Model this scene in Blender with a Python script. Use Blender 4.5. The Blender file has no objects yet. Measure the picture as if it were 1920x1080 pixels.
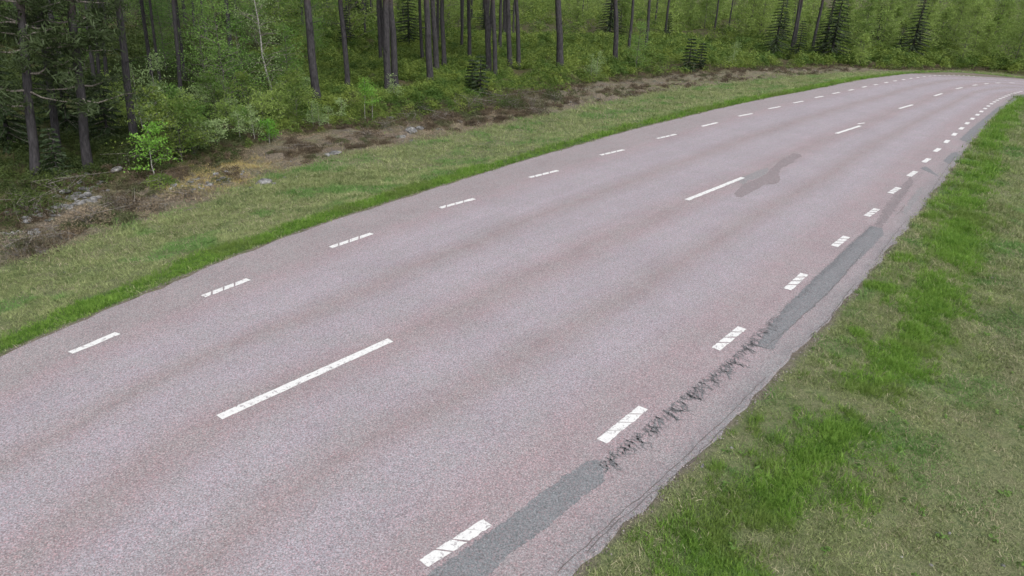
import bpy, bmesh, math, random
import numpy as np
from mathutils import Vector, Matrix, Quaternion
random.seed(7); rng = np.random.default_rng(7)
C = bpy.context.scene.collection
SC = bpy.context.scene

# ------------------------------------------------------------------ camera, sky, sun, exposure
F, PITCH, ROLL, CAMH = 1300.0, 0.42, 0.04, 6.0
cp, sp, cr, sr = math.cos(PITCH), math.sin(PITCH), math.cos(ROLL), math.sin(ROLL)
cam = bpy.data.objects.new('camera', bpy.data.cameras.new('camera')); C.objects.link(cam)
r0 = Vector((1, 0, 0)); f0 = Vector((0, cp, -sp)); u0 = Vector((0, sp, cp))
Rv = r0 * cr + u0 * sr; Uv = u0 * cr - r0 * sr; Bv = -f0
M = Matrix((Rv, Uv, Bv)).transposed().to_4x4(); M.translation = (0, 0, CAMH)
cam.matrix_world = M
cam.data.sensor_width = 36; cam.data.lens = 36 * F / 1920
cam.data.clip_start = 0.1; cam.data.clip_end = 2000
SC.camera = cam

SUN_EL, SUN_AZ = math.radians(48), math.radians(150)      # azimuth clockwise from +Y
w = bpy.data.worlds.new('World'); SC.world = w; w.use_nodes = True
nt = w.node_tree; bg = nt.nodes['Background']
sky = nt.nodes.new('ShaderNodeTexSky'); sky.sky_type = 'NISHITA'; sky.sun_disc = False
sky.sun_elevation = SUN_EL; sky.sun_rotation = SUN_AZ; sky.air_density = 1.0; sky.dust_density = 4.0
hs = nt.nodes.new('ShaderNodeHueSaturation'); hs.inputs['Saturation'].default_value = 0.22
nt.links.new(sky.outputs[0], hs.inputs['Color']); nt.links.new(hs.outputs[0], bg.inputs['Color'])
bg.inputs['Strength'].default_value = 0.15
sun = bpy.data.objects.new('sun', bpy.data.lights.new('sun', 'SUN')); C.objects.link(sun)
sun.data.energy = 1.1; sun.data.angle = math.radians(22); sun.data.color = (1, 0.97, 0.93)
sd = Vector((math.sin(SUN_AZ) * math.cos(SUN_EL), math.cos(SUN_AZ) * math.cos(SUN_EL), math.sin(SUN_EL)))
sun.rotation_euler = sd.to_track_quat('Z', 'Y').to_euler(); sun.location = (10, -10, 30)
SC.view_settings.view_transform = 'Standard'; SC.view_settings.look = 'None'
SC.view_settings.gamma = 1; SC.view_settings.use_curve_mapping = False
SC.view_settings.exposure = 0.56
SC.render.engine = 'CYCLES'
SC.cycles.max_bounces = 6; SC.cycles.diffuse_bounces = 3; SC.cycles.transmission_bounces = 3; SC.cycles.glossy_bounces = 2

# ------------------------------------------------------------------ pixel <-> ground
def ray(px, py):
    U = (px - 960) / F; V = (py - 540) / F
    u = cr * U + sr * V; v = -sr * U + cr * V
    return np.array([u, cp - v * sp, -sp - v * cp])
def flat(px, py, z=0.0):
    d = ray(px, py); t = (z - CAMH) / d[2]
    return (d[0] * t, d[1] * t)
def project(P):
    P = np.asarray(P, float); Z = P[..., 2] - CAMH
    yc = P[..., 1] * cp - Z * sp; uc = P[..., 1] * sp + Z * cp; yc = np.where(yc < .1, np.nan, yc)
    u = P[..., 0] / yc; v = -uc / yc
    return 960 + F * (cr * u - sr * v), 540 + F * (sr * u + cr * v)

def catmull(P, step):
    P = np.asarray(P, float); out = []
    Q = np.vstack([2 * P[0] - P[1], P, 2 * P[-1] - P[-2]])
    for i in range(1, len(Q) - 2):
        a, b, c, d = Q[i - 1], Q[i], Q[i + 1], Q[i + 2]
        n = max(1, int(np.hypot(*(c - b)) / step))
        for k in range(n):
            t = k / n
            out.append(.5 * ((2 * b) + (-a + c) * t + (2 * a - 5 * b + 4 * c - d) * t * t + (-a + 3 * b - 3 * c + d) * t ** 3))
    out.append(P[-1]); return np.array(out)

LEp = [(0,665),(75,639),(175,592),(250,560),(335,522),(425,487),(480,465),(620,415),(770,367),(855,341),(905,326),(960,309),(1060,279),(1115,264),(1172,247),(1260,225),(1335,207),(1440,184),(1515,170),(1602,152),(1652,144.5),(1715,137.5),(1765,135.5),(1815,136),(1865,140.5),(1920,147)]
REp = [(1065,1080),(1137,1006),(1196,956),(1230,925),(1282,875),(1335,830),(1372,796),(1435,727),(1495,657),(1549,608),(1590,560),(1617,524),(1644,489),(1671,459),(1698,427),(1720,400),(1741,373),(1777,322),(1805,287),(1830,255),(1860,220),(1890,195),(1920,177)]
GBp = [(0,490),(72,479),(175,442),(250,412),(335,392),(500,330),(620,292),(760,265),(880,243),(960,224),(1060,205),(1200,178),(1300,163),(1450,146),(1560,137),(1650,132.5),(1715,132.5),(1800,131.5),(1865,135),(1920,142)]
BFp = [(0,437),(30,415),(130,370),(200,345),(300,320),(400,305),(480,275),(540,250),(650,235),(750,225),(850,215),(960,190),(1050,165),(1230,140),(1400,128),(1500,124),(1600,124),(1700,129),(1765,129.5),(1815,129.5),(1865,132.5),(1920,138)]
LE = [(-22,-60),(-16,-20),(-12,0),(-10,6)] + [flat(*p) for p in LEp] + [(52,50),(68,33),(98,0),(125,-60)]
RE = [(-14,-60),(-9,-20),(-4,-4),(-1.2,3)] + [flat(*p) for p in REp] + [(41,47),(54,32),(82,-2),(108,-60)]
GB = [(-25,-60),(-20,-20),(-16,0),(-13.5,9)] + [flat(*p, z=-.3) for p in GBp] + [(54,52),(70,35),(100,2),(128,-60)]
BF = [(-27,-60),(-22,-20),(-18,0),(-15,9)] + [flat(*p, z=-.15) for p in BFp] + [(56,54),(72,37),(102,4),(130,-60)]
LE, RE, GB, BF = (catmull(q, .5) for q in (LE, RE, GB, BF))
def ease(P, k):
    Q = P.copy(); ker = np.hanning(k + 2)[1:-1]; ker /= ker.sum(); h_ = k // 2
    for i in range(2): Q[h_:-h_, i] = np.convolve(P[:, i], ker, 'valid')
    return Q
LE, RE, GB, BF = (ease(q, k) for q, k in ((LE, 9), (RE, 17), (GB, 9), (BF, 9)))

def sdist(P, X, sign):
    """signed distance of points X (n,2) to polyline P; positive on the outer side"""
    X = np.asarray(X, float); best = np.full(len(X), 1e18); sg = np.ones(len(X))
    a = P[:-1]; b = P[1:]; ab = b - a; L2 = (ab ** 2).sum(1)
    for i0 in range(0, len(X), 2000):
        x = X[i0:i0 + 2000, None, :]
        px_, py_ = x[..., 0] - a[:, 0], x[..., 1] - a[:, 1]
        t = np.clip((px_ * ab[:, 0] + py_ * ab[:, 1]) / L2, 0, 1)
        qx = px_ - t * ab[:, 0]; qy = py_ - t * ab[:, 1]; d2 = qx * qx + qy * qy; k = d2.argmin(1); ii = np.arange(len(k))
        best[i0:i0 + 2000] = d2[ii, k]
        cr_ = ab[k, 0] * qy[ii, k] - ab[k, 1] * qx[ii, k]
        sg[i0:i0 + 2000] = np.where(cr_ > 0, 1, -1)
    return np.sqrt(best) * sg * sign

def sstep(a, b, x):
    t = np.clip((x - a) / (b - a), 0, 1); return t * t * (3 - 2 * t)
_gr = {}
def vnoise(x, y, s, seed=0):
    """cheap value noise in -1..1"""
    if seed not in _gr: _gr[seed] = np.random.default_rng(seed + 100).uniform(-1, 1, (256, 256))
    g = _gr[seed]; x = np.asarray(x) / s + 1000; y = np.asarray(y) / s + 1000
    i = np.floor(x).astype(int); j = np.floor(y).astype(int); fx = x - i; fy = y - j
    fx = fx * fx * (3 - 2 * fx); fy = fy * fy * (3 - 2 * fy)
    G = lambda p, q: g[p % 256, q % 256]
    return (G(i, j) * (1 - fx) + G(i + 1, j) * fx) * (1 - fy) + (G(i, j + 1) * (1 - fx) + G(i + 1, j + 1) * fx) * fy

_fg = None
def fields(X):
    if _fg is None: return fields_exact(X)
    gx, gy, T = _fg; i = np.clip(np.searchsorted(gx, X[:, 0]) - 1, 0, len(gx) - 2); j = np.clip(np.searchsorted(gy, X[:, 1]) - 1, 0, len(gy) - 2)
    fx = np.clip((X[:, 0] - gx[i]) / (gx[i + 1] - gx[i]), 0, 1); fy = np.clip((X[:, 1] - gy[j]) / (gy[j + 1] - gy[j]), 0, 1)
    return tuple((t[j, i] * (1 - fx) + t[j, i + 1] * fx) * (1 - fy) + (t[j + 1, i] * (1 - fx) + t[j + 1, i + 1] * fx) * fy for t in T)
def fields_exact(X):
    X = np.asarray(X, float); dl = sdist(LE, X, 1); dr = sdist(RE, X, -1); gb = sdist(GB, X, 1); bf = sdist(BF, X, 1)
    return dl, dr, gb, bf
def height(X, fl=None):
    X = np.asarray(X, float); dl, dr, gb, bf = fl if fl is not None else fields(X)
    x, y = X[:, 0], X[:, 1]
    left = dl > 0; right = (dr > 0) & ~left
    z = np.full(len(X), -.12)
    n1 = vnoise(x, y, .35, 1); n2 = vnoise(x, y, 1.1, 2); n3 = vnoise(x, y, 4, 3); n4 = vnoise(x, y, 12, 4); n0 = vnoise(x, y, .12, 5)
    zl = -.02 * sstep(0, .1, dl) - .30 * sstep(.4, 3.2, dl) + .012 * n0 * sstep(0, .3, dl) + .03 * n1 * sstep(.2, 1, dl)
    zl = zl + sstep(-.4, .8, gb) * (.09 * n1 + .10 * n2) + sstep(0, 3, bf) * (.10 * n2 + .28 * n3 + .3) + sstep(5, 40, bf) * (.9 * n4 + .2)
    zr = -.02 * sstep(0, .1, dr) - .28 * sstep(.3, 4, dr) - .25 * sstep(3, 8, dr) + .015 * n0 * sstep(0, .3, dr) + .03 * n1 * sstep(.1, .8, dr) + .07 * n2 * sstep(.3, 2, dr)
    z = np.where(left, zl, z); z = np.where(right, zr, z)
    return z
def ground(px, py):
    z = -.2
    for _ in range(8):
        p = flat(px, py, z); z = float(height(np.array([p]))[0])
    return Vector((p[0], p[1], z))

# ------------------------------------------------------------------ material helpers
class NT:
    def __init__(s, name, rough=.8):
        s.m = bpy.data.materials.new(name); s.m.use_nodes = True; s.t = s.m.node_tree; s.n = s.t.nodes
        s.b = s.n['Principled BSDF']; s.b.inputs['Roughness'].default_value = rough
        s.b.inputs['Specular IOR Level'].default_value = .25
    def new(s, t, **k):
        o = s.n.new(t)
        for a, b in k.items(): setattr(o, a, b)
        return o
    def link(s, a, b): s.t.links.new(a, b)
    def pos(s):
        return s.new('ShaderNodeNewGeometry').outputs['Position']
    def noise(s, scale, detail=3, rough=.55, vec=None, dist=0):
        o = s.new('ShaderNodeTexNoise'); o.inputs['Scale'].default_value = scale; o.inputs['Detail'].default_value = detail
        o.inputs['Roughness'].default_value = rough; o.inputs['Distortion'].default_value = dist
        s.link(vec if vec is not None else s.pos(), o.inputs['Vector']); return o.outputs['Fac']
    def vor(s, scale, vec=None, out='Distance'):
        o = s.new('ShaderNodeTexVoronoi'); o.inputs['Scale'].default_value = scale
        s.link(vec if vec is not None else s.pos(), o.inputs['Vector']); return o.outputs[out]
    def attr(s, name):
        return s.new('ShaderNodeAttribute', attribute_name=name).outputs['Fac']
    def ramp(s, fac, stops, interp='LINEAR'):
        o = s.new('ShaderNodeValToRGB'); o.color_ramp.interpolation = interp
        e = o.color_ramp.elements
        while len(e) < len(stops): e.new(.5)
        for i, (p, c) in enumerate(stops):
            e[i].position = p; e[i].color = (*c, 1) if hasattr(c, '__len__') else (c, c, c, 1)
        s.link(fac, o.inputs['Fac']); return o.outputs['Color']
    def val(s, x):
        o = s.new('ShaderNodeValue'); o.outputs[0].default_value = x; return o.outputs[0]
    def mix(s, fac, a, b, mode='MIX'):
        o = s.new('ShaderNodeMix', data_type='RGBA', blend_type=mode)
        for v, i in ((fac, 0), (a, 6), (b, 7)):
            if hasattr(v, 'is_output'): s.link(v, o.inputs[i])
            elif hasattr(v, '__len__'): o.inputs[i].default_value = (*v, 1)
            else: o.inputs[i].default_value = v
        return o.outputs[2]
    def math(s, op, a, b=0.0, clamp=False):
        o = s.new('ShaderNodeMath', operation=op, use_clamp=clamp)
        for v, i in ((a, 0), (b, 1)):
            if hasattr(v, 'is_output'): s.link(v, o.inputs[i])
            else: o.inputs[i].default_value = v
        return o.outputs[0]
    def bump(s, h, strength=.3, dist=.01):
        o = s.new('ShaderNodeBump'); o.inputs['Strength'].default_value = strength; o.inputs['Distance'].default_value = dist
        s.link(h, o.inputs['Height']); s.link(o.outputs[0], s.b.inputs['Normal'])
    def col(s, c): s.link(c, s.b.inputs['Base Color'])
    def translucent(s, c, fac=.35):
        tr = s.new('ShaderNodeBsdfTranslucent'); mx = s.new('ShaderNodeMixShader'); mx.inputs[0].default_value = fac
        s.link(c, tr.inputs['Color']); s.link(s.b.outputs[0], mx.inputs[1]); s.link(tr.outputs[0], mx.inputs[2])
        s.link(mx.outputs[0], s.n['Material Output'].inputs['Surface'])

def grit(k, base, amp=.6):
    """mineral speckle of road surfaces: chips of light and dark stone over a base colour"""
    v1 = k.vor(72, out='Color'); sx = k.new('ShaderNodeSeparateColor'); k.link(v1, sx.inputs[0])
    sp1 = k.ramp(sx.outputs[0], [(0, .30), (.25, .76), (.7, 1.10), (1, 1.65)])
    n = k.ramp(k.noise(42, 2, .6), [(.3, .66), (.7, 1.34)])
    c = k.mix(amp, base, k.mix(1, base, sp1, 'MULTIPLY'))
    c = k.mix(.6, c, k.mix(1, c, n, 'MULTIPLY'))
    hue = k.mix(k.ramp(sx.outputs[1], [(.72, 0), (.8, 1)]), c, k.mix(1, c, (1.16, .95, .95), 'MULTIPLY'))
    return hue

def mat_road():
    k = NT('red_porphyry_asphalt', .82)
    t = k.attr('across')        # -1 left edge .. 1 right edge
    wob = k.noise(.35, 3)
    tt = k.math('ADD', t, k.math('MULTIPLY', k.math('SUBTRACT', wob, .5), .09))
    f = k.math('MULTIPLY', k.math('ADD', tt, 1), .5)
    pk = (.260, .222, .238); lt = (.276, .256, .284); br = (.240, .208, .218); sh = (.242, .220, .230)
    base = k.ramp(f, [(0, sh), (.10, sh), (.135, pk), (.20, lt), (.265, lt), (.315, br), (.37, lt), (.43, lt), (.485, pk), (.50, br), (.535, pk), (.58, lt), (.63, lt), (.69, br), (.745, lt), (.79, lt), (.85, pk), (.955, (.250, .218, .232)), (.98, (.22, .205, .218)), (1, (.19, .185, .195))])
    patch = k.ramp(k.noise(.5, 4, .6), [(.35, .94), (.65, 1.06)])
    base = k.mix(.8, base, k.mix(1, base, patch, 'MULTIPLY'))
    # streaks drawn out along the driving direction
    al = k.new('ShaderNodeCombineXYZ'); k.link(k.math('MULTIPLY', t, 22), al.inputs[0]); k.link(k.math('MULTIPLY', k.attr('along'), .25), al.inputs[1])
    st = k.ramp(k.noise(1, 3, .6, al.outputs[0]), [(.3, .94), (.7, 1.06)])
    base = k.mix(.7, base, k.mix(1, base, st, 'MULTIPLY'))
    pn = k.ramp(k.noise(1.6, 3), [(.42, 0), (.62, 1)])
    base = k.mix(k.math('MULTIPLY', pn, .35), base, (.245, .245, .25))
    c = grit(k, base, .62)
    k.col(c); k.bump(k.vor(75), .35, .004); k.b.inputs['Roughness'].default_value = .75
    return k.m
def mat_patch(name, col):
    k = NT(name, .85); c = grit(k, k.mix(k.noise(2.5, 3), col, tuple(v * .82 for v in col)), .55)
    k.col(c); k.bump(k.vor(75), .35, .004); return k.m
def mat_paint():
    k = NT('worn_white_thermoplastic', .6)
    n = k.noise(14, 8, .78); wear = k.ramp(n, [(.545, 0), (.60, 1)])
    fine = k.ramp(k.noise(60, 2), [(.3, .82), (.7, 1)])
    c = k.mix(wear, k.mix(1, (.68, .68, .68), fine, 'MULTIPLY'), (.27, .25, .26))
    k.col(c); k.bump(n, .4, .004); return k.m
def mat_crack():
    k = NT('tar_crack', .8); k.col(k.mix(k.ramp(k.noise(45, 3), [(.35, 0), (.65, 1)]), (.095, .10, .108), (.21, .21, .22))); return k.m
def mat_soilcrack():
    k = NT('open_crack_dirt', .9); k.col(k.mix(k.noise(40, 2), (.075, .068, .066), (.15, .135, .13))); return k.m
def mat_ground():
    k = NT('verge_and_forest_soil', .95)
    n = k.noise(1.2, 6, .6); nf = k.noise(14, 5, .65); nff = k.noise(55, 3, .6)
    mown = k.mix(k.ramp(nf, [(.35, 0), (.65, 1)]), (.065, .092, .038), (.19, .21, .10))
    thatch = k.mix(k.ramp(nff, [(.3, 0), (.7, 1)]), (.070, .082, .038), (.215, .22, .12))
    mown = k.mix(k.ramp(n, [(.4, 0), (.6, 1)]), mown, thatch)
    fresh = k.mix(nf, (.04, .075, .018), (.08, .14, .03))
    brown = k.mix(k.ramp(nf, [(.3, 0), (.7, 1)]), (.050, .040, .029), (.24, .20, .16))
    stone = k.mix(k.ramp(k.vor(9), [(.1, 0), (.5, 1)]), (.26, .25, .25), (.07, .06, .055))
    brown = k.mix(k.ramp(k.noise(1.7, 4), [(.55, 0), (.62, .7)]), brown, stone)
    forest = k.mix(k.ramp(n, [(.35, 0), (.65, 1)]), k.mix(nf, (.03, .045, .012), (.09, .10, .025)), (.06, .045, .028))
    c = k.mix(k.attr('fresh'), mown, fresh); c = k.mix(k.attr('brown'), c, brown); c = k.mix(k.attr('forest'), c, forest)
    c = k.mix(k.attr('edge'), c, k.mix(nf, (.06, .048, .036), (.25, .22, .185)))
    k.col(c); k.bump(k.math('ADD', nf, nff), .8, .04); return k.m
def leafmat(name, a, b, patch=1.0, tr=.3, rnd=.5, extra=None):
    k = NT(name, .6)
    oi = k.new('ShaderNodeObjectInfo').outputs['Random']
    f = k.math('ADD', k.math('MULTIPLY', oi, rnd), k.math('MULTIPLY', k.ramp(k.noise(patch, 4, .6), [(.3, 0), (.7, 1)]), 1 - rnd))
    c = k.mix(f, a, b)
    if extra: c = k.mix(k.ramp(k.noise(patch * .6, 3), [(.52, 0), (.6, extra[1])]), c, extra[0])
    c = k.mix(.5, c, k.mix(1, c, k.ramp(k.noise(25, 2), [(.3, .65), (.7, 1.35)]), 'MULTIPLY'))
    k.col(c); k.translucent(c, tr); return k.m
def mat_bark(name, lo, hi, top=None, h0=3, h1=7, birch=False):
    k = NT(name, .9)
    mp = k.new('ShaderNodeMapping'); mp.inputs['Scale'].default_value = (1, 1, .22) if not birch else (1, 1, 3)
    tc = k.new('ShaderNodeTexCoord'); k.link(tc.outputs['Object'], mp.inputs[0])
    n = k.noise(22 if not birch else 9, 4, .7, mp.outputs[0]); f = k.ramp(n, [(.35, 0), (.65, 1)] if not birch else [(.38, 0), (.48, 1)])
    c = k.mix(f, lo, hi)
    if top:
        sx = k.new('ShaderNodeSeparateXYZ'); k.link(tc.outputs['Object'], sx.inputs[0])
        g = k.math('DIVIDE', k.math('SUBTRACT', sx.outputs[2], h0), h1 - h0, True)
        c = k.mix(g, c, k.mix(f, tuple(v * .55 for v in top), top))
    k.col(c); k.bump(n, .8, .03); return k.m
MT = dict(road=mat_road(), patch=mat_patch('grey_repair_asphalt', (.180, .190, .203)), patch2=mat_patch('bleached_grey_repair_asphalt', (.235, .235, .245)),
          stain=mat_patch('darker_overlay_asphalt', (.222, .200, .211)), paint=mat_paint(), crack=mat_crack(), soil=mat_soilcrack(), ground=mat_ground(),
          fresh=leafmat('fresh_grass_blades', (.06, .16, .015), (.27, .43, .08), .8, .45, .7, ((.16, .20, .06), .5)),
          mown=leafmat('mown_grass_blades', (.075, .125, .04), (.40, .44, .20), .9, .35, .65, ((.10, .24, .05), .7)),
          straw=leafmat('dry_straw', (.24, .21, .13), (.48, .44, .29), 1.5, .2),
          berry=leafmat('bilberry_leaves', (.030, .080, .014), (.25, .32, .065), .8, .35, .5, ((.05, .11, .02), .7)),
          berryshade=leafmat('bilberry_leaves_shade_tint', (.016, .034, .010), (.075, .105, .022), .8, .25, .45),  # bilberry tones darkened: forest shade put into the leaf colour
          heath=leafmat('brown_heather_twigs', (.038, .030, .020), (.14, .105, .068), .9, .1, .5, ((.07, .09, .035), .75)),
          litter=leafmat('brown_litter', (.09, .07, .05), (.36, .29, .20), 1.2, .1, .5, ((.12, .14, .05), .6)),
          birchleaf=leafmat('birch_leaves', (.06, .15, .025), (.22, .36, .09), 1.2, .45, .45),
          leafpale=leafmat('rowan_leaves', (.14, .22, .08), (.34, .44, .20), 1.5, .4),
          leafbright=leafmat('bright_spring_leaves', (.10, .26, .03), (.22, .42, .07), 1.5, .4),
          wallleaf=leafmat('far_birch_leaves', (.10, .18, .035), (.34, .44, .12), 2.5, .45, .5),
          needle=leafmat('pine_needles', (.018, .032, .012), (.055, .080, .028), 1.5, .15),
          spruce=leafmat('spruce_needles', (.012, .025, .009), (.035, .058, .02), 1.5, .1),
          pine=mat_bark('pine_bark', (.018, .017, .019), (.060, .056, .060), (.15, .085, .055), 4.5, 8),
          birch=mat_bark('birch_bark', (.05, .046, .042), (.30, .29, .27), birch=True),
          darkbirch=mat_bark('dark_birch_bark', (.03, .03, .025), (.10, .095, .085), birch=True),
          twig=mat_bark('grey_branch_bark', (.08, .07, .06), (.22, .20, .18)))
def mat_rock():
    k = NT('pale_granite', .85)
    n = k.noise(7, 6, .65); c = k.ramp(n, [(.32, (.04, .04, .04)), (.5, (.14, .14, .14)), (.68, (.30, .295, .29))])
    c = k.mix(k.ramp(k.noise(2.5, 3), [(.55, 0), (.65, .8)]), c, (.07, .08, .035))
    k.col(c); k.bump(n, .6, .03); return k.m
MT['rock'] = mat_rock()

# ------------------------------------------------------------------ object helpers
def mesh(name, v, f, mats):
    me = bpy.data.meshes.new(name); me.from_pydata([tuple(map(float, q)) for q in v], [], f)
    for m in (mats if isinstance(mats, (list, tuple)) else [mats]): me.materials.append(m)
    me.update(); return me
def link(name, me, parent=None, loc=None):
    o = bpy.data.objects.new(name, me); C.objects.link(o)
    if parent is not None: o.parent = parent
    if loc is not None: o.location = loc
    return o
def tag(o, label=None, cat=None, group=None, kind=None):
    if label: o['label'] = label
    if cat: o['category'] = cat
    if group: o['group'] = group
    if kind: o['kind'] = kind
    return o

# ------------------------------------------------------------------ ground sheet
def axis(lo, hi, step, far_lo, far_hi):
    a = list(np.arange(lo, hi + step / 2, step)); s = step; x = lo
    while x > far_lo: s *= 1.22; x -= s; a.insert(0, x)
    s = step; x = hi
    while x < far_hi: s *= 1.22; x += s; a.append(x)
    return np.array(a)
ax = np.concatenate([axis(-16, 14, .17, -420, 14)[:-1], np.arange(14, 48, .22), axis(48, 48.3, .3, 48, 420)[1:]])
ax = np.unique(np.round(ax, 4))
ay = np.unique(np.round(np.concatenate([axis(3, 30, .17, -120, 30)[:-1], np.arange(30, 66, .22), axis(66, 66.3, .3, 66, 620)[1:]]), 4))
GX, GY = np.meshgrid(ax, ay); XY = np.stack([GX.ravel(), GY.ravel()], 1)
FL = fields(XY); _fg = (ax, ay, [q.reshape(len(ay), len(ax)) for q in FL]); Zg = height(XY, FL); dl, dr, gb, bf = FL
onroad = (dl < 0) & (dr < 0)
Zg = np.where(onroad, np.where((dl > -.4) | (dr > -.4), -.05, -.12), Zg)
nx, ny = len(ax), len(ay)
idx = np.arange(nx * ny).reshape(ny, nx)
faces = np.stack([idx[:-1, :-1], idx[:-1, 1:], idx[1:, 1:], idx[1:, :-1]], -1).reshape(-1, 4)
me = bpy.data.meshes.new('ground'); me.from_pydata(np.column_stack([XY, Zg]).tolist(), [], faces.tolist()); me.materials.append(MT['ground'])
me.polygons.foreach_set('use_smooth', [True] * len(me.polygons))
nn = vnoise(XY[:, 0], XY[:, 1], .9, 9); nb = vnoise(XY[:, 0], XY[:, 1], .4, 10)
STK = catmull([flat(*q, z=-.2) for q in ((1290,1100),(1350,1050),(1480,930),(1560,830),(1640,730),(1715,640),(1765,540),(1790,470),(1812,400),(1845,300),(1880,230),(1915,190))], .8)
def blobs(X, L):
    o = np.zeros(len(X))
    for px, py, r_ in L:
        c = np.array(flat(px, py, -.15)); o = np.maximum(o, np.exp(-((X - c) ** 2).sum(1) / r_ ** 2))
    return o
def freshmask(X, dl, dr, gb):
    x, y = X[:, 0], X[:, 1]
    n = vnoise(x, y, .8, 9); n2 = vnoise(x, y, .3, 12)
    wl = .75 + .16 * n                                    # width of the lush strip by the left edge
    a = sstep(.06, .2, dl) * (1 - sstep(wl - .15, wl + .25, dl)) * (dl > 0)
    sd_ = np.full(len(X), 9.0); m_ = dr > 0               # lush streak along the right verge
    if m_.any(): sd_[m_] = np.abs(sdist(STK, X[m_], 1))
    b = np.exp(-(sd_ / (.40 + .16 * n + .12 * n2 + .05)) ** 2) * sstep(-.95, .0, vnoise(x, y, .8, 13) + .5 * n2) * m_
    d = blobs(X, ((1415,805,.22),(1445,835,.2),(1620,505,.35),(1365,1050,.4),(1330,890,.15),(1760,520,.3))) * (.6 + .5 * n2) * (dr > .06)
    d = np.maximum(d, .7 * sstep(.45, .7, vnoise(x, y, .45, 15)) * (dr > .12) * (dr < .7))
    return np.clip(a + np.maximum(b, d) * (dl <= 0), 0, 1)
att = {'fresh': freshmask(XY, dl, dr, gb), 'brown': sstep(-.3, .25, gb + .25 * nn) * (dl > 0) * (.72 + .28 * sstep(-.5, .3, vnoise(XY[:, 0], XY[:, 1], .7, 17) + .5 * nb - .5 * sstep(0, 15, XY[:, 0]))),
       'forest': sstep(-.5, .6, bf + .4 * nn) * (dl > 0),
       'edge': np.maximum((1 - sstep(.05, .17 + .05 * nb, dl)) * (dl > -1), (1 - sstep(.03, .13 + .10 * nb, dr)) * (dr > -1) * (dl < 0))}
for kx, vx in att.items():
    at = me.attributes.new(kx, 'FLOAT', 'POINT'); at.data.foreach_set('value', np.asarray(vx, np.float32))
tag(link('ground', me), 'grass verges and mossy forest floor on both sides of the road', kind='structure')

# ------------------------------------------------------------------ road
Cm = [((411,783),(732,638)),((1288,375),(1393,333)),((1568,250.5),(1613,236)),((1686,203.7),(1711,196.5)),((1752,180),(1766,175.5)),((1793,166.5),(1804,164.3)),((1824,160.2),(1832,159)),((1846,157.3),(1853,156.6)),((1867,155.8),(1875,155.5)),((1893,155.4),(1902,155.6))]
cw = [(-17,-60),(-12,-20),(-8,-2),(-6,4)] + [flat(*q) for ab in Cm for q in ab]
LEc, REc = LE, RE
def nearest(P, x):
    a, b = P[:-1], P[1:]; ab = b - a; t = np.clip(((x - a) * ab).sum(1) / (ab ** 2).sum(1), 0, 1); q = a + t[:, None] * ab
    return q[((q - x) ** 2).sum(1).argmin()]
# centre of each rib: painted centre line as far as it shows, then midway between the edges
cen = catmull(cw, .35)
tail = []
last = cen[-1]
for e in RE:
    if e[1] < last[1] and e[0] > last[0] - 1 or e[0] > last[0] + 3:
        q = nearest(LE, e); m_ = (q + e) / 2
        if np.hypot(*(m_ - last)) > 2.5 and m_[0] > last[0] + 1.5: tail.append(m_)
tail = tail[::6]
cen = catmull(list(cen[::8]) + tail, .3)
LX = np.array([nearest(LE, c) for c in cen]); RX = np.array([nearest(RE, c) for c in cen])
ker = np.ones(9) / 9
def smooth(P):
    Q = P.copy()
    for i in range(2): Q[4:-4, i] = np.convolve(P[:, i], ker, 'valid')
    return Q
LX, RX = smooth(LX), smooth(RX)
ss = np.concatenate([[0], np.cumsum(np.hypot(*np.diff(cen, axis=0).T))])
cols = np.linspace(-1, 1, 17)
# finer ribs at the rims so that they crumble
V = []; across = []; along = []
for i, c in enumerate(cen):
    lx = LX[i]; rx = RX[i]
    jl = .03 * random.gauss(0, 1) + .05 * float(vnoise(ss[i], 0, .9, 20)); jr = .035 * random.gauss(0, 1) + .05 * float(vnoise(ss[i], 5, .7, 21))
    ul = (lx - c) / np.hypot(*(lx - c)); ur = (rx - c) / np.hypot(*(rx - c))
    for t in cols:
        if t <= 0: p = c + (lx - c) * -t + (ul * jl if t == -1 else 0)
        else: p = c + (rx - c) * t + (ur * jr if t == 1 else 0)
        V.append((p[0], p[1], .0)); across.append(t); along.append(ss[i])
    for side, p, u, j in ((0, lx, ul, jl), (1, rx, ur, jr)):
        q = p + u * (j + .05); V.append((q[0], q[1], -.10)); across.append(-1.02 if side == 0 else 1.02); along.append(ss[i])
W_ = len(cols) + 2; Fc = []
for i in range(len(cen) - 1):
    a = i * W_; b = a + W_
    for j in range(len(cols) - 1): Fc.append((a + j, a + j + 1, b + j + 1, b + j)[::-1])
    Fc.append((a + 17, a, b, b + 17)[::-1]); Fc.append((a + 16, a + 18, b + 18, b + 16)[::-1])
rm = mesh('road', V, Fc, MT['road'])
for kx, vx in (('across', across), ('along', along)):
    at = rm.attributes.new(kx, 'FLOAT', 'POINT'); at.data.foreach_set('value', np.array(vx, np.float32))
bm = bmesh.new(); bm.from_mesh(rm); bmesh.ops.recalc_face_normals(bm, faces=bm.faces)
if sum(f.normal.z for f in bm.faces) < 0: bmesh.ops.reverse_faces(bm, faces=bm.faces)
bm.to_mesh(rm); bm.free()
road = tag(link('road', rm), 'two lane pinkish grey asphalt road curving away to the right', kind='structure')

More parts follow.
